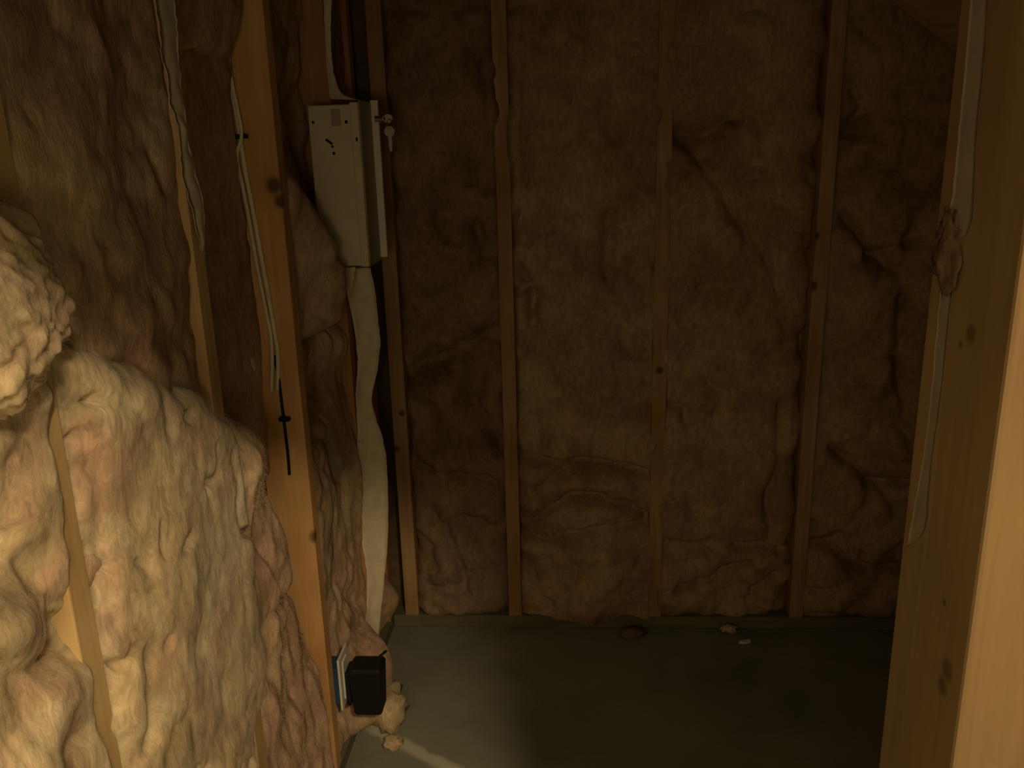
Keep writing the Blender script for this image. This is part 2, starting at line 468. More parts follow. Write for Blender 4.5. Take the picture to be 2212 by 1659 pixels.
    j = np.arange(len(rim)); j2 = (j + 1) % len(rim)
    skirt = np.stack([rim[j2], rim[j], n0 + j, n0 + j2], -1)
    allf = faces.tolist() + skirt.tolist() + [list(range(n0, n0 + len(rim)))]
    if plane == 'left':
        allf = [f for f in allf]
    o = mesh_obj(name, verts, allf, mat, smooth=True)
    bm = bmesh.new(); bm.from_mesh(o.data); bmesh.ops.recalc_face_normals(bm, faces=bm.faces); bm.to_mesh(o.data); bm.free()
    tag(o, label, cat, group)
    return o

def fuzz(parent, n, length, rad, seed, mat, zmin=None):
    """loose glass fibres standing out of a batt, one object"""
    rng = np.random.default_rng(seed)
    me = parent.data
    nv = len(me.vertices)
    co = np.empty(nv * 3); me.vertices.foreach_get('co', co); co = co.reshape(-1, 3)
    no = np.empty(nv * 3); me.vertices.foreach_get('normal', no); no = no.reshape(-1, 3)
    pick = rng.integers(0, nv, n)
    VV, FF = [], []
    for i in pick:
        p = co[i].copy(); d = no[i] * 0.45 + rng.normal(0, 0.6, 3); d /= np.linalg.norm(d) + 1e-6
        l = length * rng.uniform(0.4, 1.0); bend = rng.normal(0, 0.5, 3)
        p = p - d * l * 0.25
        b0 = len(VV); ns = 4
        a = np.cross(d, rng.normal(0, 1, 3)); a /= np.linalg.norm(a) + 1e-6; b = np.cross(d, a)
        for s in range(ns + 1):
            r = rad * (1 - 0.7 * s / ns)
            for k in range(3):
                an = 2.094 * k
                VV.append(p + r * (math.cos(an) * a + math.sin(an) * b))
            d = d + bend / ns; d /= np.linalg.norm(d)
            p = p + d * l / ns
        for s in range(ns):
            for k in range(3):
                k2 = (k + 1) % 3
                FF.append((b0 + s * 3 + k, b0 + s * 3 + k2, b0 + s * 3 + 3 + k2, b0 + s * 3 + 3 + k))
    o = mesh_obj('loose_fibres', VV, FF, mat, parent)
    o['kind'] = 'stuff'
    return o

GB = 'glass wool batts between the far studs'
GL = 'glass wool batts in the left wall'
xs = [-0.1488 + S * i for i in range(4)]
# --- far wall
CB0 = [[(-0.39, 0.368), (-0.346, 0.31), (-0.31, 0.215), (-0.288, 0.103)], [(-0.428, 0.51), (-0.338, 0.481), (-0.234, 0.467), (-0.176, 0.439)],
       ([(-0.399, 0.792), (-0.321, 0.824), (-0.219, 0.867), (-0.169, 0.873)], 0.05, 0.03), ([(-0.233, 1.163), (-0.205, 1.09), (-0.201, 1.042)], 0.045, 0.02),
       ([(-0.251, 0.699), (-0.215, 0.631), (-0.179, 0.55)], 0.035, 0.015), [(-0.291, 0.339), (-0.238, 0.339), (-0.199, 0.31)]]
CB1 = [([(-0.128, 0.533), (-0.051, 0.522), (0.026, 0.508), (0.103, 0.51), (0.231, 0.479)], 0.04, 0.012),
       ([(-0.125, 0.354), (-0.093, 0.332), (-0.04, 0.368), (0.013, 0.41), (0.103, 0.41), (0.168, 0.382), (0.227, 0.346)], 0.04, 0.012),
       ([(-0.04, 0.368), (-0.078, 0.438), (-0.025, 0.48), (0.052, 0.501)], 0.02, 0.012),
       ([(-0.134, 0.289), (-0.054, 0.289), (0.038, 0.31), (0.117, 0.318), (0.227, 0.325)], 0.03, 0.01),
       ([(-0.096, 0.193), (-0.084, 0.119), (-0.044, 0.074)], 0.03, 0.012), ([(0.112, 1.472), (0.124, 1.406), (0.136, 1.384)], 0.03, 0.02),
       ([(-0.068, 0.99), (-0.081, 0.916), (-0.108, 0.827)], 0.02, 0.012), ([(-0.061, 0.657), (-0.049, 0.603), (-0.057, 0.549)], 0.02, 0.008),
       ([(0.125, 1.202), (0.114, 1.108), (0.114, 1.036)], 0.025, 0.018), ([(-0.115, 1.064), (-0.08, 1.015), (-0.081, 0.941)], 0.03, 0.015)]
CB2 = [([(0.319, 1.357), (0.379, 1.288), (0.428, 1.207), (0.478, 1.125)], 0.02, 0.012), ([(0.261, 1.391), (0.352, 1.389), (0.441, 1.43)], 0.03, 0.02),
       ([(0.586, 0.678), (0.589, 0.519), (0.564, 0.409), (0.575, 0.311)], 0.03, 0.012), ([(0.482, 0.261), (0.546, 0.268), (0.611, 0.246)], 0.03, 0.009),
       ([(0.287, 0.282), (0.378, 0.268), (0.418, 0.224)], 0.02, 0.009), ([(0.317, 0.121), (0.408, 0.151), (0.472, 0.195), (0.522, 0.217)], 0.03, 0.011),
       ([(0.529, 0.092), (0.552, 0.137), (0.603, 0.166)], 0.03, 0.011), ([(0.387, 0.745), (0.425, 0.705), (0.403, 0.627)], 0.012, 0.009),
       ([(0.265, 0.681), (0.327, 0.68), (0.342, 0.601)], 0.02, 0.012), ([(0.527, 1.076), (0.568, 0.98), (0.589, 0.831)], 0.025, 0.015),
       ([(0.354, 1.008), (0.356, 1.008)], 0.03, 0.006)]
CB3 = [([(0.729, 0.558), (0.795, 0.504), (0.836, 0.456), (0.91, 0.452), (1.0, 0.45)], 0.035, 0.011), ([(0.868, 0.443), (0.911, 0.374)], 0.025, 0.01),
       ([(0.706, 0.268), (0.751, 0.254), (0.806, 0.204), (0.885, 0.182), (0.99, 0.19)], 0.035, 0.011),
       ([(0.717, 1.178), (0.755, 1.131), (0.794, 1.077), (0.838, 1.094), (0.904, 1.122)], 0.035, 0.013), ([(0.794, 1.077), (0.867, 1.035), (0.897, 0.962)], 0.03, 0.014),
       ([(0.724, 1.508), (0.752, 1.432), (0.711, 1.39)], 0.04, 0.025), [(0.709, 0.123), (0.76, 0.138)], ([(0.885, 0.963), (0.892, 0.777), (0.916, 0.649)], 0.03, 0.02)]
ST = 0.0065
batt('insulation_batt', 'narrow shade-toned glass wool batt in the far left corner beside the first far stud', 'back', -0.44, xs[0] - 0.010, 0.03, H - 0.05, ST, M['ins_shade'],
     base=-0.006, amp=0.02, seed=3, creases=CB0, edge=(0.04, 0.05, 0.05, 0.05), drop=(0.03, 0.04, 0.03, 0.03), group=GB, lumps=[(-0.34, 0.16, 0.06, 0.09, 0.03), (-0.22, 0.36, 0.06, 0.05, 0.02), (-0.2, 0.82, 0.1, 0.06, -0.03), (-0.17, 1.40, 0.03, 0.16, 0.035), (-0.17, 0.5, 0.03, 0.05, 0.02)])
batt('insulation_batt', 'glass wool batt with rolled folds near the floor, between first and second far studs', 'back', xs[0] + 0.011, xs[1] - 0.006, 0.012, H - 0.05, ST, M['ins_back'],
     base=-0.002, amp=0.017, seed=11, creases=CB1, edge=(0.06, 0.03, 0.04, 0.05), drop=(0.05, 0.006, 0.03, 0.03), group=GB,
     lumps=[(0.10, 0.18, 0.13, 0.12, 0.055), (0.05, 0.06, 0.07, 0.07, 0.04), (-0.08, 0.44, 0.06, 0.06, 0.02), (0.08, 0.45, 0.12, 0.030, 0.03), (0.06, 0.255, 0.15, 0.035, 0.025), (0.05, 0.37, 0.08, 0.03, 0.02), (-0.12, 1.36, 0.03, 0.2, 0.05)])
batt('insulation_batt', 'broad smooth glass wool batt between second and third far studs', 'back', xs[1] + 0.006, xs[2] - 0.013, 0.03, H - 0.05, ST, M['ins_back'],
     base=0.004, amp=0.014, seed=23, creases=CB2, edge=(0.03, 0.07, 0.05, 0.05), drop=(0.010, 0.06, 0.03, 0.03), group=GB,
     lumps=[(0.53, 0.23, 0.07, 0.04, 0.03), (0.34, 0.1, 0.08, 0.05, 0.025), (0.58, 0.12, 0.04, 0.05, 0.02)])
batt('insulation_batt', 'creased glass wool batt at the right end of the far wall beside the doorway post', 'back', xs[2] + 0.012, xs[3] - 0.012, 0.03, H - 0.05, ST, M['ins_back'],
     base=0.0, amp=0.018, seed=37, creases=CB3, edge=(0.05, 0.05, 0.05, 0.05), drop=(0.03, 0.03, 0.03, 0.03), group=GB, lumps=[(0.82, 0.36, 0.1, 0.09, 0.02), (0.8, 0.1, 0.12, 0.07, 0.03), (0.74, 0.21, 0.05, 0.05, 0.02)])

# --- left wall
L0 = batt('insulation_batt', 'lumpy pale glass wool batt at the near left edge before the first stud', 'left', 0.45, 0.776, 0.3, 1.19, 0.0045, M['ins'],
     base=0.016, amp=0.010, fine=0.0015, b2w=0.1, pits=12, seed=43, edge=(0.04, 0.010, 0.05, 0.06), drop=(0.02, 0.008, 0.03, 0.04), group=GL,
     creases=[([(0.45, 0.96), (0.635, 0.951), (0.668, 0.925), (0.715, 0.902), (0.756, 0.896)], 0.035, 0.011), ([(0.67, 1.06), (0.689, 1.041), (0.727, 0.996), (0.745, 0.946), (0.754, 0.919)], 0.045, 0.02),
              ([(0.718, 0.802), (0.743, 0.793)], 0.02, 0.01), ([(0.66, 1.03), (0.70, 0.98)], 0.02, 0.015)],
     lumps=[(0.66, 0.97, 0.05, 0.035, 0.02), (0.69, 0.85, 0.06, 0.04, 0.02)])
L1u = batt('insulation_batt', 'smooth shaded glass wool batt high between the first and second left studs', 'left', 0.795, 1.182, 0.9, H - 0.05, 0.006, M['ins_old'],
     base=-0.006, amp=0.010, fine=0.002, seed=57, edge=(0.03, 0.03, 0.05, 0.05), drop=(0.02, 0.01, 0.02, 0.02), group=GL, lumps=[(0.93, 1.36, 0.08, 0.12, 0.015), (1.05, 1.2, 0.08, 0.1, 0.012)])
L1d = batt('insulation_batt', 'bulging sunlit-pale glass wool batt low between the first and second left studs'.replace('sunlit-pale', 'pale lit'), 'left', 0.800, 1.225, 0.3, 1.25, 0.0045, M['ins'],
     base=0.020, amp=0.0055, fine=0.0016, b2w=0.04, pits=30, crs=0.6, seed=64, aniso=1.0, edge=(0.05, 0.02, 0.05, 0.06), drop=(0.035, 0.025, 0.03, 0.055), group=GL, warp=0.01,
     top=([0.79, 0.86, 0.92, 1.06, 1.16, 1.23], [1.245, 1.195, 1.160, 1.090, 1.04, 0.99]),
     right=([0.3, 0.55, 0.58, 0.7, 0.9, 1.2], [1.135, 1.14, 1.195, 1.213, 1.225, 1.225]),
     creases=[([(0.812, 1.14), (0.825, 1.095), (0.836, 1.038), (0.835, 0.984), (0.817, 0.909)], 0.025, 0.012), ([(0.861, 0.766), (0.865, 0.717), (0.84, 0.697)], 0.03, 0.01),
              ([(0.885, 0.919), (0.893, 0.908)], 0.02, 0.007), ([(0.949, 0.929), (0.938, 0.916)], 0.02, 0.007), ([(0.89, 1.116), (0.925, 1.088), (0.931, 1.069)], 0.02, 0.009),
              ([(0.994, 1.078), (0.997, 1.052)], 0.02, 0.008), ([(0.817, 0.976), (0.818, 0.914), (0.847, 0.832)], 0.02, 0.014), ([(1.19, 0.945), (1.195, 0.897), (1.175, 0.86), (1.19, 0.821)], 0.014, 0.007),
              ([(0.988, 0.74), (1.058, 0.648), (1.141, 0.608)], 0.012, 0.014), ([(1.125, 0.974), (1.128, 0.931)], 0.015, 0.01)],
     lumps=[(0.9, 1.1, 0.1, 0.05, 0.012), (0.95, 0.85, 0.1, 0.1, 0.012)], ripple=0.0012)
L2u = batt('insulation_batt', 'dark recessed glass wool behind the white cables, between second and third left studs', 'left', 1.205, 1.585, 0.75, 1.56, 0.007, M['ins_old'],
     base=-0.066, amp=0.006, fine=0.0015, seed=71, edge=(0.03, 0.03, 0.04, 0.03), drop=(0.01, 0.008, 0.01, 0.01), group=GL, back=-0.0885, cdepth=0.01)
L2t = batt('insulation_batt', 'glass wool batt ending in a straight lower edge at the top of the cable bay', 'left', 1.205, 1.585, 1.535, H - 0.05, 0.008, M['ins_old'],
     base=-0.035, amp=0.016, fine=0.003, seed=79, edge=(0.03, 0.05, 0.02, 0.03), drop=(0.01, 0.02, 0.012, 0.01), group=GL)
L2d = batt('insulation_batt', 'fibrous pinkish glass wool batt spilling past the second left stud down to the floor', 'left', 1.19, 1.56, 0.01, 1.02, 0.0055, M['ins_old'],
     base=-0.004, amp=0.015, fine=0.005, seed=83, aniso=0.6, edge=(0.02, 0.07, 0.03, 0.10), drop=(0.005, 0.040, 0.02, 0.06), group=GL, ripple=0.004, warp=0.012,
     top=([1.19, 1.25, 1.30, 1.36, 1.45, 1.56], [0.95, 1.03, 0.99, 0.90, 0.78, 0.66]),
     right=([0.0, 0.3, 0.55, 0.8, 1.02], [1.60, 1.60, 1.56, 1.45, 1.40]),
     creases=[([(1.228, 0.785), (1.225, 0.728), (1.22, 0.656), (1.232, 0.56), (1.225, 0.488)], 0.03, 0.009), ([(1.283, 0.785), (1.308, 0.713), (1.337, 0.644)], 0.02, 0.009), ([(1.298, 0.603), (1.397, 0.573)], 0.015, 0.009),
              ([(1.371, 0.491), (1.394, 0.375)], 0.02, 0.012)], lumps=[(1.33, 0.66, 0.06, 0.12, 0.03), (1.28, 0.9, 0.05, 0.06, 0.02), (1.45, 0.2, 0.1, 0.2, 0.03)])
L3u = batt('insulation_batt', 'dark sunken glass wool batt beside the cream metal cabinet', 'left', 1.612, 1.992, 1.0, H - 0.05, 0.007, M['ins_old'],
     base=-0.048, amp=0.014, fine=0.003, seed=97, edge=(0.03, 0.04, 0.04, 0.05), drop=(0.01, 0.03, 0.02, 0.02), group=GL,
     lumps=[(1.72, 1.18, 0.08, 0.16, 0.05), (1.66, 1.3, 0.05, 0.1, 0.03), (1.90, 1.45, 0.07, 0.12, -0.03), (1.80, 1.10, 0.07, 0.11, 0.085), (1.73, 1.24, 0.06, 0.10, 0.03), (1.72, 1.02, 0.12, 0.035, 0.03)])
L3d = batt('insulation_batt', 'ragged glass wool batt above the outlet, below the metal cabinet', 'left', 1.614, 1.992, 0.01, 0.99, 0.006, M['ins_old'],
     base=-0.016, amp=0.014, fine=0.004, seed=103, aniso=0.6, edge=(0.035, 0.03, 0.03, 0.05), drop=(0.03, 0.01, 0.02, 0.04), group=GL, ripple=0.008,
     creases=[([(1.64, 0.723), (1.685, 0.63), (1.654, 0.535)], 0.02, 0.012), ([(1.783, 0.409), (1.936, 0.259)], 0.02, 0.015), ([(1.66, 0.86), (1.72, 0.80), (1.8, 0.74)], 0.02, 0.012)],
     lumps=[(1.82, 0.87, 0.09, 0.065, -0.07), (1.96, 0.55, 0.05, 0.2, 0.035), (1.95, 0.93, 0.05, 0.05, 0.03), (1.68, 0.2, 0.06, 0.1, -0.055), (1.80, 0.07, 0.10, 0.06, 0.085), (1.88, 0.14, 0.05, 0.06, 0.06)])
L4 = batt('insulation_batt', 'thin strip of glass wool with a drooping lobe in the inner corner', 'left', 2.028, 2.2, 0.035, H - 0.05, 0.007, M['ins_back'],
     base=-0.010, amp=0.010, fine=0.003, seed=109, edge=(0.03, 0.03, 0.03, 0.03), drop=(0.02, 0.02, 0.02, 0.02), group=GL, lumps=[(2.13, 0.15, 0.045, 0.07, 0.06)])

# fluffy tuft bulging over the first stud
def blob(name, label, c, r, mat, seed, amp=0.25, res=5, flat_x=None, floor_z=None, cat='insulation'):
    bm = bmesh.new(); bmesh.ops.create_icosphere(bm, subdivisions=res, radius=1.0)
    co = np.array([v.co[:] for v in bm.verts])
    n = fbm(co[:, 0] * 2.3 + seed, co[:, 1] * 2.3 + co[:, 2] * 1.7, seed, 4) * 0.7 + np.sqrt(fbm(co[:, 2] * 2.6 + seed, co[:, 1] * 2.6 - co[:, 0] * 2, seed + 3, 2) ** 2 + 0.01) * 0.6 + 0.025 * fbm(co[:, 1] * 12, co[:, 2] * 12 + co[:, 0] * 9, seed + 8, 3)
    k = 1 + amp * n
    P = co * k[:, None] * np.array(r) + np.array(c)
    if flat_x is not None: P[:, 0] = np.maximum(P[:, 0], flat_x)
    if floor_z is not None: P[:, 2] = np.maximum(P[:, 2], floor_z)
    for v, p in zip(bm.verts, P): v.co = p
    o = bm_obj(name, bm, mat, smooth=True)
    return tag(o, label, cat)

tuft = blob('insulation_tuft', 'bright fluffy tuft of glass wool bulging over the first left stud', (-0.505, 0.690, 1.262), (0.058, 0.098, 0.088), M['ins'], 5, 0.24, res=6, flat_x=XL + 0.002)
fuzz(tuft, 3000, 0.020, 0.00016, 5, M['ins'])
fuzz(L1d, 6000, 0.014, 0.00016, 6, M['ins'])
fuzz(L2d, 6000, 0.020, 0.0002, 7, M['ins_old'])
fuzz(L0, 3500, 0.014, 0.00015, 8, M['ins'])

# ------------------------------------------------------------------ paper flanges
def ribbon(name, pairs, mat, bulge, parent=None, sub=5, cross=6, seed=1, thick=0.0009, rough=0.0015):
    a = smooth_path([p[0] for p in pairs], sub); b = smooth_path([p[1] for p in pairs], sub)
    n = len(a); bulge = np.array(bulge, float)
    t = np.linspace(0, 1, cross + 1)
    s = np.linspace(0, 1, n) * len(pairs) * 0.9
    e1 = fbm(s * 3.0, s * 0 + seed, seed, 3) * rough; e2 = fbm(s * 3.0, s * 0 + seed + 4, seed + 5, 3) * rough
    dirv = b - a; ln = np.linalg.norm(dirv, axis=1, keepdims=True) + 1e-6; dirv = dirv / ln
    a = a + dirv * e1[:, None]; b = b + dirv * e2[:, None]
    G = a[:, None, :] * (1 - t)[None, :, None] + b[:, None, :] * t[None, :, None]
    w = np.sin(t * np.pi)[None, :] * (0.5 + 0.8 * fbm(s * 0.8, s * 0, seed + 9, 2))[:, None] + 0.35 * fbm(np.repeat(s[:, None], cross + 1, 1) * 2, np.repeat(t[None], n, 0) * 2, seed + 2, 2)
    G = G + w[:, :, None] * bulge
    nn = bulge / np.linalg.norm(bulge) * thick
    V = np.vstack([G.reshape(-1, 3), (G - nn).reshape(-1, 3)])
    N0 = n * (cross + 1)
    idx = np.arange(N0).reshape(n, cross + 1)
    f1 = np.stack([idx[:-1, :-1], idx[:-1, 1:], idx[1:, 1:], idx[1:, :-1]], -1).reshape(-1, 4)
    rim = np.concatenate([idx[0, :], idx[1:, -1], idx[-1, -2::-1], idx[-2:0:-1, 0]])
    r2 = np.roll(rim, -1)
    F = f1.tolist() + (f1[:, ::-1] + N0).tolist() + np.stack([rim, r2, r2 + N0, rim + N0], -1).tolist()
    return mesh_obj(name, V, F, mat, parent, smooth=True)

F4 = [((-0.482, 1.975, 1.109), (-0.447, 1.975, 1.11)), ((-0.479, 1.975, 1.043), (-0.439, 1.975, 1.043)), ((-0.47, 1.975, 0.976), (-0.437, 1.975, 0.976)), ((-0.467, 1.975, 0.908), (-0.436, 1.975, 0.925)), ((-0.469, 1.975, 0.863), (-0.448, 1.975, 0.862)), ((-0.478, 1.975, 0.804), (-0.467, 1.975, 0.79)), ((-0.48, 1.975, 0.733), (-0.457, 1.975, 0.733)), ((-0.484, 1.975, 0.673), (-0.444, 1.975, 0.673)), ((-0.489, 1.975, 0.612), (-0.441, 1.975, 0.612)), ((-0.495, 1.975, 0.525), (-0.444, 1.975, 0.525)), ((-0.496, 1.975, 0.435), (-0.45, 1.975, 0.435)), ((-0.488, 1.975, 0.344), (-0.463, 1.975, 0.338)), ((-0.491, 1.975, 0.251), (-0.477, 1.975, 0.251)), ((-0.505, 1.975, 0.169), (-0.49, 1.975, 0.169)), ((-0.512, 1.975, 0.113), (-0.499, 1.975, 0.099)), ((-0.515, 1.975, 0.064), (-0.503, 1.975, 0.064))]
F4 = [((a[0] - 0.028, a[1] + 0.004, a[2]), b) for a, b in F4]
ribbon('facing_flange', F4, M['paper'], (0, -0.012, 0), L3d, seed=4)
F4T = [((-0.507, 1.975, 1.706), (-0.487, 1.975, 1.705)), ((-0.509, 1.975, 1.632), (-0.496, 1.975, 1.632)), ((-0.512, 1.975, 1.566), (-0.499, 1.975, 1.566)), ((-0.511, 1.975, 1.523), (-0.495, 1.975, 1.527)), ((-0.511, 1.975, 1.499), (-0.481, 1.975, 1.494)), ((-0.51, 1.975, 1.485), (-0.443, 1.975, 1.481))]
ribbon('facing_flange', F4T, M['paper'], (0, -0.004, 0), L3u, seed=6)
F2 = [((-0.506, 1.135, 1.577), (-0.506, 1.2, 1.587)), ((-0.506, 1.142, 1.535), (-0.506, 1.194, 1.541)), ((-0.506, 1.138, 1.502), (-0.506, 1.189, 1.506)), ((-0.506, 1.148, 1.475), (-0.506, 1.186, 1.477)), ((-0.506, 1.143, 1.449), (-0.506, 1.185, 1.451)), ((-0.506, 1.157, 1.423), (-0.506, 1.187, 1.424)), ((-0.506, 1.158, 1.388), (-0.506, 1.188, 1.388)), ((-0.506, 1.154, 1.352), (-0.506, 1.198, 1.35)), ((-0.506, 1.168, 1.315), (-0.506, 1.211, 1.312)), ((-0.506, 1.178, 1.276), (-0.506, 1.204, 1.273)), ((-0.506, 1.185, 1.246), (-0.506, 1.193, 1.243))]
ribbon('facing_flange', F2, M['paper'], (0.006, 0, 0), L1u, seed=8, rough=0.004)
SL = [((-0.582, 1.94, 0.725), (-0.574, 1.94, 0.725)), ((-0.577, 1.94, 0.686), (-0.558, 1.94, 0.692)), ((-0.573, 1.94, 0.65), (-0.543, 1.94, 0.656)), ((-0.57, 1.94, 0.614), (-0.538, 1.94, 0.626)), ((-0.562, 1.94, 0.59), (-0.555, 1.94, 0.594))]
# the torn corner sits nearer the room, on the batt
SL = [tuple((p[0] * 1.72 / 1.94, 1.72, 1.386 + (p[2] - 1.386) * 1.72 / 1.94) for p in pr) for pr in SL]
ribbon('torn_paper', SL, M['paper_grey'], (0, -0.004, 0), L3d, seed=10)
TA = [((-0.487, 1.9, 1.122), (-0.463, 1.9, 1.123)), ((-0.484, 1.9, 1.099), (-0.467, 1.9, 1.104)), ((-0.48, 1.9, 1.083), (-0.473, 1.9, 1.083)), ((-0.482, 1.9, 1.065), (-0.477, 1.9, 1.065))]
ribbon('torn_paper', TA, M['paper'], (0, -0.003, 0), L3u, seed=12)
P1 = [((0.198, 0.466, 1.448), (0.198, 0.448, 1.446)), ((0.198, 0.463, 1.414), (0.198, 0.443, 1.413)), ((0.198, 0.462, 1.386), (0.198, 0.442, 1.385)), ((0.198, 0.461, 1.358), (0.198, 0.438, 1.359)), ((0.198, 0.462, 1.342), (0.198, 0.436, 1.344)), ((0.198, 0.451, 1.335), (0.198, 0.441, 1.334))]
P1[0] = ((0.198, 0.466, 1.474), (0.198, 0.45, 1.474))
tag(ribbon('paper_strip', [tuple((0.19985, q[1], q[2]) for q in pr) for pr in P1], M['paper_grey'], (-0.00005, 0, 0), seed=14, rough=0.001, thick=0.0004), 'grey strip of paper stuck along the upper inner edge of the doorway post', 'paper')
P2 = [((0.198, 0.463, 1.31), (0.198, 0.449, 1.305)), ((0.198, 0.462, 1.286), (0.198, 0.449, 1.287)), ((0.198, 0.46, 1.248), (0.198, 0.448, 1.251)), ((0.198, 0.461, 1.212), (0.198, 0.45, 1.215)), ((0.198, 0.464, 1.189), (0.198, 0.449, 1.195)), ((0.198, 0.468, 1.161), (0.198, 0.448, 1.173)), ((0.198, 0.468, 1.152), (0.198, 0.462, 1.157))]
tag(ribbon('paper_strip', [tuple((0.19985, q[1], q[2]) for q in pr) for pr in P2], M['paper_grey'], (-0.00005, 0, 0), seed=16, rough=0.001, thick=0.0004), 'narrow torn paper strip lower on the doorway post, below the brown tuft', 'paper')
pt = blob('insulation_tuft', 'small brown tuft of glass wool caught on the far edge of the doorway post', (0.1995, 0.458, 1.325), (0.0035, 0.012, 0.017), plain_mat('shaded_wool', (0.11, 0.068, 0.038), 1.0, spec=0.02, var=0.3, scale=120), 9, 0.6, res=4)  # tuft lies in shadow; the dark wool colour carries that shade

# ------------------------------------------------------------------ metal cabinet with lock and key
CX0, CX1, CXD = -0.531, -0.439, -0.420
CY0, CY1, CYD = 1.862, 1.984, 1.984
CZ0, CZ1 = 1.130, 1.470
cab = empty('metal_cabinet', (-0.47, 1.92, CZ0))
tag(cab, 'small cream metal wall cabinet with a lock, fixed to the fourth left stud', 'cabinet')
under(box('body', (CX0, CY0, CZ0), (CX1, CY1, CZ1 - 0.002), M['cab'], None, 0.0025, 2), cab)
# rolled lip where the cover meets the body
under(box('lip', (CX1 - 0.002, CY0 - 0.004, CZ0 - 0.002), (CXD - 0.003, CY1, CZ1 + 0.002), M['cab'], None, 0.002, 2), cab)
door = under(box('door', (CXD - 0.003, CY0 - 0.001, CZ0 - 0.002), (CXD, CYD, CZ1 + 0.006), M['cab_door'], None, 0.001, 1), cab)
strip = box('edge_strip', (CXD - 0.002, 1.974, CZ0 + 0.004), (CXD + 0.0155, 1.984, CZ1 + 0.010), M['cab_white'], None, 0.0012, 2)
strip.parent = door
# knockout holes in the near side, as dark plugs set into the sheet
def disc(name, c, r, axis, mat, depth=0.0015, seg=14, scale=(1, 1)):
    bm = bmesh.new(); bmesh.ops.create_cone(bm, cap_ends=True, segments=seg, radius1=r, radius2=r, depth=depth)
    for v in bm.verts:
        x, y, z = v.co.x * scale[0], v.co.y * scale[1], v.co.z
        v.co = Vector(c) + (Vector((x, z, y)) if axis == 'y' else Vector((z, x, y)))
    return bm_obj(name, bm, mat)
for (x, z, r, s) in ((-0.521, 1.434, 0.003, (1, 1)), (-0.4505, 1.433, 0.0032, (1, 1.1)), (-0.482, 1.370, 0.003, (1, 1.2)), (-0.484, 1.384, 0.0028, (1, 1))):
    under(disc('screw_hole', (x, CY0, z), r, 'y', M['dark'], scale=s), cab)
slot = box('slot', (-0.0085, -0.0008, -0.0028), (0.0085, 0.0008, 0.0028), M['dark'], None, 0.0007, 2)
slot.data.transform(Matrix.Translation((-0.4905, CY0, 1.394)) @ Matrix.Rotation(math.radians(38), 4, 'Y'))
under(slot, cab)
under(disc('screw_hole', (-0.430, CY0 - 0.004, 1.397), 0.003, 'y', M['dark'], scale=(0.8, 1.6)), cab)
# faint worn label on the near side
under(box('label_patch', (-0.482, CY0 - 0.0006, 1.425), (-0.462, CY0 + 0.001, 1.460), plain_mat('faded_label', (0.44, 0.37, 0.26), 0.7, var=0.15, scale=60), None), cab)
lock = disc('lock_barrel', (CXD + 0.018, 1.968, 1.440), 0.0080, 'x', plain_mat('polished_chrome', (0.9, 0.87, 0.8), 0.12, metal=1.0, var=0.03), depth=0.018, seg=20)
lock.parent = door

# key in the lock with a second key hanging from the ring
key = empty('key_ring', (-0.385, 1.96, 1.38))
tag(key, 'pair of small nickel keys hanging from the lock of the cream metal cabinet', 'keys')
def key_mesh(name, top, h, bow, mat, rot=0.0):
    """flat key lying in the x-z plane, bow on top, blade down"""
    out = []
    for k in range(14):
        an = math.radians(-60 + 300 * k / 13)
        out.append((math.sin(an + math.pi) * bow * -1, -bow + math.cos(an + math.pi) * bow * -1))
    out = [(bow * math.cos(math.radians(a)), -bow + bow * math.sin(math.radians(a))) for a in range(-60, 241, 20)]
    bl = [(-0.0042, -2 * bow + 0.002), (-0.0038, -h + 0.004), (0.0, -h), (0.0026, -h + 0.005), (0.0018, -h + 0.009), (0.0034, -h + 0.013), (0.0042, -2 * bow + 0.002)]
    out = out + bl
    c, s = math.cos(rot), math.sin(rot)
    n = len(out); V = []
    for dy in (-0.0009, 0.0009):
        for (x, z) in out:
            V.append((top[0] + x * c - z * s, top[1] + dy, top[2] + x * s + z * c))
    F = [tuple(range(n))[::-1], tuple(range(n, 2 * n))] + [(i, (i + 1) % n, n + (i + 1) % n, n + i) for i in range(n)]
    return mesh_obj(name, V, F, mat)
under(key_mesh('key', (-0.379, 1.955, 1.424), 0.056, 0.0115, M['steel'], 0.05), key)
# key whose bow stands out of the lock
kb = disc('key_bow', (-0.382, 1.968, 1.440), 0.010, 'y', M['steel'], depth=0.002, seg=20)
under(kb, key)
under(box('key_shank', (CXD + 0.024, 1.967, 1.437), (-0.388, 1.969, 1.443), M['steel'], None, 0.0004), key)
ring_path = [(-0.379 + 0.009 * math.sin(a) * 0.6, 1.960 + 0.006 * math.cos(a), 1.429 + 0.0095 * math.cos(a)) for a in [i * 2 * math.pi / 18 for i in range(19)]]
under(tube('ring', ring_path, 0.0007, M['steel'], None, 6), key)

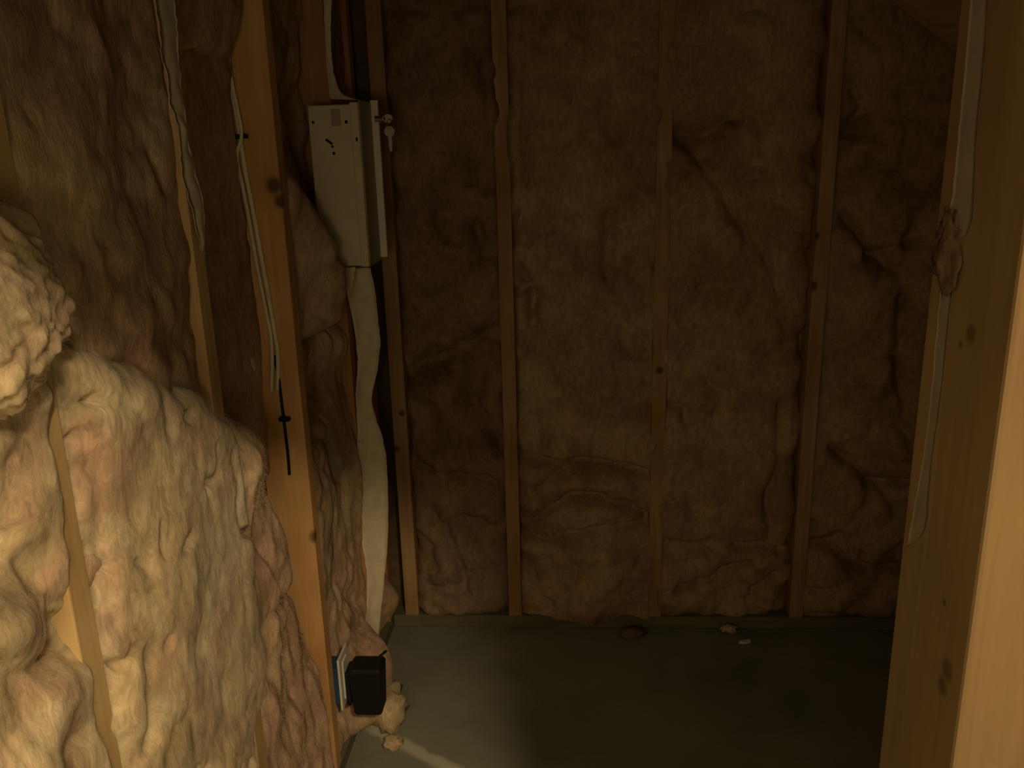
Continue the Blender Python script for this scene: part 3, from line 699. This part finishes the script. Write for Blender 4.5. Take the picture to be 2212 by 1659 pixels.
# ------------------------------------------------------------------ cables along the third stud
def cable(name, xz, y, r, mat, label, staples, flat=1.0):
    root = empty(name, (xz[-1][0], y, xz[-1][1]))
    tag(root, label, 'cable')
    p = smooth_path([(x, y, z) for x, z in xz], 6)
    under(tube('sheath', [tuple(q) for q in p], r, mat, None, 8), root)
    for (sx, sz) in staples:
        st_ = box('staple', (sx - 0.011, y - 0.007, sz - 0.004), (sx + 0.011, y + 0.006, sz + 0.004), M['black'], None, 0.0015, 2)
        under(st_, root)
    return root
C1 = [(-0.588, 1.72), (-0.588, 1.543), (-0.587, 1.508), (-0.58, 1.465), (-0.576, 1.406), (-0.573, 1.345), (-0.567, 1.279), (-0.561, 1.203), (-0.555, 1.125), (-0.551, 1.062), (-0.548, 1.003), (-0.556, 0.93)]
C2 = [(-0.580, 1.72), (-0.580, 1.543), (-0.578, 1.496), (-0.573, 1.449), (-0.571, 1.406), (-0.584, 1.372), (-0.579, 1.321), (-0.574, 1.263), (-0.569, 1.186), (-0.562, 1.107), (-0.556, 1.027), (-0.566, 0.93)]
C3 = [(-0.556, 1.0), (-0.552, 0.96), (-0.551, 0.934), (-0.55, 0.872), (-0.549, 0.819), (-0.549, 0.785), (-0.550, 0.755)]
cable('cable', C1, 1.5745, 0.0042, M['cable'], 'cream cable stapled to the third left stud, the one nearest the room', [(-0.573, 1.406)])
cable('cable', C2, 1.5690, 0.0036, M['cable'], 'thinner cream cable beside the main one, bowing away below the black staple', [])
cable('cable', C3, 1.5745, 0.0030, M['black'], 'short black cable emerging low on the third left stud', [(-0.548, 0.872)])

# scrap of paper on the recessed batt
def flake(name, label, pts, thick, mat, cat):
    n = len(pts); c = np.array(pts, float); th = np.array(thick, float)
    V = np.vstack([c, c + th]); F = [tuple(range(n))[::-1], tuple(range(n, 2 * n))] + [(i, (i + 1) % n, n + (i + 1) % n, n + i) for i in range(n)]
    return tag(mesh_obj(name, V, F, mat), label, cat)
sx, sy, sz = -0.558, 1.462, 1.012
flake('paper_scrap', 'tiny white scrap stuck to the glass wool left of the third stud',
      [(sx, sy - 0.006, sz + 0.010), (sx, sy + 0.004, sz + 0.011), (sx + 0.001, sy + 0.006, sz + 0.002), (sx, sy + 0.012, sz - 0.006), (sx, sy + 0.010, sz - 0.015), (sx + 0.001, sy + 0.003, sz - 0.010), (sx, sy - 0.002, sz - 0.001)], (0.0015, 0, 0), M['chip'], 'scrap')

# ------------------------------------------------------------------ outlet and adapter
out = empty('electrical_outlet', (-0.50, 1.67, 0.165))
tag(out, 'outlet with a white cover plate and blue box beside the third left stud', 'outlet')
under(box('outlet_box', (-0.585, 1.6185, 0.185), (-0.5055, 1.672, 0.277), M['blue'], None, 0.003, 2), out)
pl_ = under(box('cover_plate', (-0.5055, 1.622, 0.168), (-0.4995, 1.694, 0.296), M['white'], None, 0.0022, 2), out)
under(box('receptacle', (-0.500, 1.642, 0.185), (-0.4965, 1.675, 0.279), M['white'], None, 0.0012, 2), out)
ad = empty('power_adapter', (-0.455, 1.69, 0.145))
tag(ad, 'chunky black power adapter plugged into the low outlet', 'adapter')
b = box_bm((-0.487, 1.636, 0.141), (-0.412, 1.700, 0.262), 0.009, 3)
for v in b.verts:      # draft towards the bottom and the outer face
    t = (v.co.z - 0.141) / 0.121
    if t < 0.35:
        k = (0.35 - t) / 0.35
        v.co.x = -0.45 + (v.co.x + 0.45) * (1 - 0.16 * k)
        v.co.y = 1.668 + (v.co.y - 1.668) * (1 - 0.12 * k)
under(bm_obj('shell', b, M['black'], smooth=False), ad)
under(box('plug_face', (-0.4966, 1.643, 0.165), (-0.486, 1.692, 0.250), M['black'], None, 0.003, 2), ad)
cordp = smooth_path([(-0.425, 1.690, 0.258), (-0.418, 1.700, 0.266), (-0.415, 1.712, 0.262), (-0.44, 1.722, 0.235), (-0.47, 1.725, 0.19)], 5)
under(tube('cord', [tuple(q) for q in cordp], 0.0028, M['black'], None, 8), ad)

# ------------------------------------------------------------------ bits on the floor
def rock(name, label, c, r, mat, seed, cat):
    return blob(name, label, c, r, mat, seed, 0.5, res=3, floor_z=0.0005, cat=cat)
cx, cy = 0.504, 2.171
flake('plaster_chip', 'small white chip lying on the concrete below the broad batt',
      [(cx - 0.017, cy - 0.006, 0.0005), (cx - 0.004, cy - 0.010, 0.0005), (cx + 0.016, cy - 0.003, 0.0005), (cx + 0.018, cy + 0.006, 0.0005), (cx + 0.002, cy + 0.006, 0.0005), (cx - 0.014, cy + 0.001, 0.0005)], (0, 0, 0.006), M['chip'], 'chip')
rock('insulation_scrap', 'dark scrap of glass wool on the floor under the rolled batt', (0.19, 2.200, 0.010), (0.035, 0.020, 0.014), M['sheath'], 13, 'scrap')
rock('insulation_scrap', 'pale curl of glass wool against the far bottom plate', (0.47, 2.222, 0.012), (0.022, 0.010, 0.012), M['ins_old'], 17, 'scrap')
rock('insulation_scrap', 'tan lump of glass wool on the floor under the power adapter', (-0.440, 1.800, 0.045), (0.040, 0.055, 0.050), M['ins'], 19, 'scrap')
rock('insulation_scrap', 'small crumb of glass wool at the start of the pale streak', (-0.415, 1.715, 0.012), (0.022, 0.02, 0.014), M['ins'], 21, 'scrap')

# ------------------------------------------------------------------ lamp of the outer room and two added fill lights (behind the camera)
def lamp(name, label, spec, floor=False):
    x, y, z = spec['loc']
    root = empty(name, (x, y, z)); tag(root, label, 'lamp')
    def rev(part, prof, mat):
        V, F = [], []
        n = 24
        for (r, h) in prof:
            for k in range(n):
                a = 2 * math.pi * k / n; V.append((x + r * math.cos(a), y + r * math.sin(a), z + h))
        for i in range(len(prof) - 1):
            for k in range(n):
                F.append((i * n + k, i * n + (k + 1) % n, (i + 1) * n + (k + 1) % n, (i + 1) * n + k))
        return under(mesh_obj(part, V, F, mat, smooth=True), root)
    rr = spec['radius']
    top = H - z
    if floor:
        rev('fill_stand', [(0.001, -z), (0.14, -z), (0.14, 0.02 - z), (0.012, 0.03 - z), (0.012, -rr - 0.02)], M['black'])  # stand made up for the added fill light
    else:
      rev('ceiling_base', [(0.001, top), (0.06, top), (0.06, top - 0.012), (0.03, max(rr * 0.9, top - 0.03)), (0.015, rr * 0.9)], M['white'])
    ld = bpy.data.lights.new(name + '_light', 'POINT')
    ld.energy = spec['power']; ld.color = LAMP_COL; ld.shadow_soft_size = rr
    lo = bpy.data.objects.new(name + '_light', ld); lo.location = (x, y, z); link(lo)
    lo.parent = root; lo.matrix_parent_inverse = Matrix.Translation(root.location).inverted()
lamp('ceiling_lamp', 'bare bulb holder on the ceiling just outside the opening', LAMP_A)
lamp('near_fill', 'unseen fill light added on a stand just behind the camera', FILL_C, floor=True)
lamp('far_fill', 'unseen soft fill light added at the far end of the outer room', FILL_B)
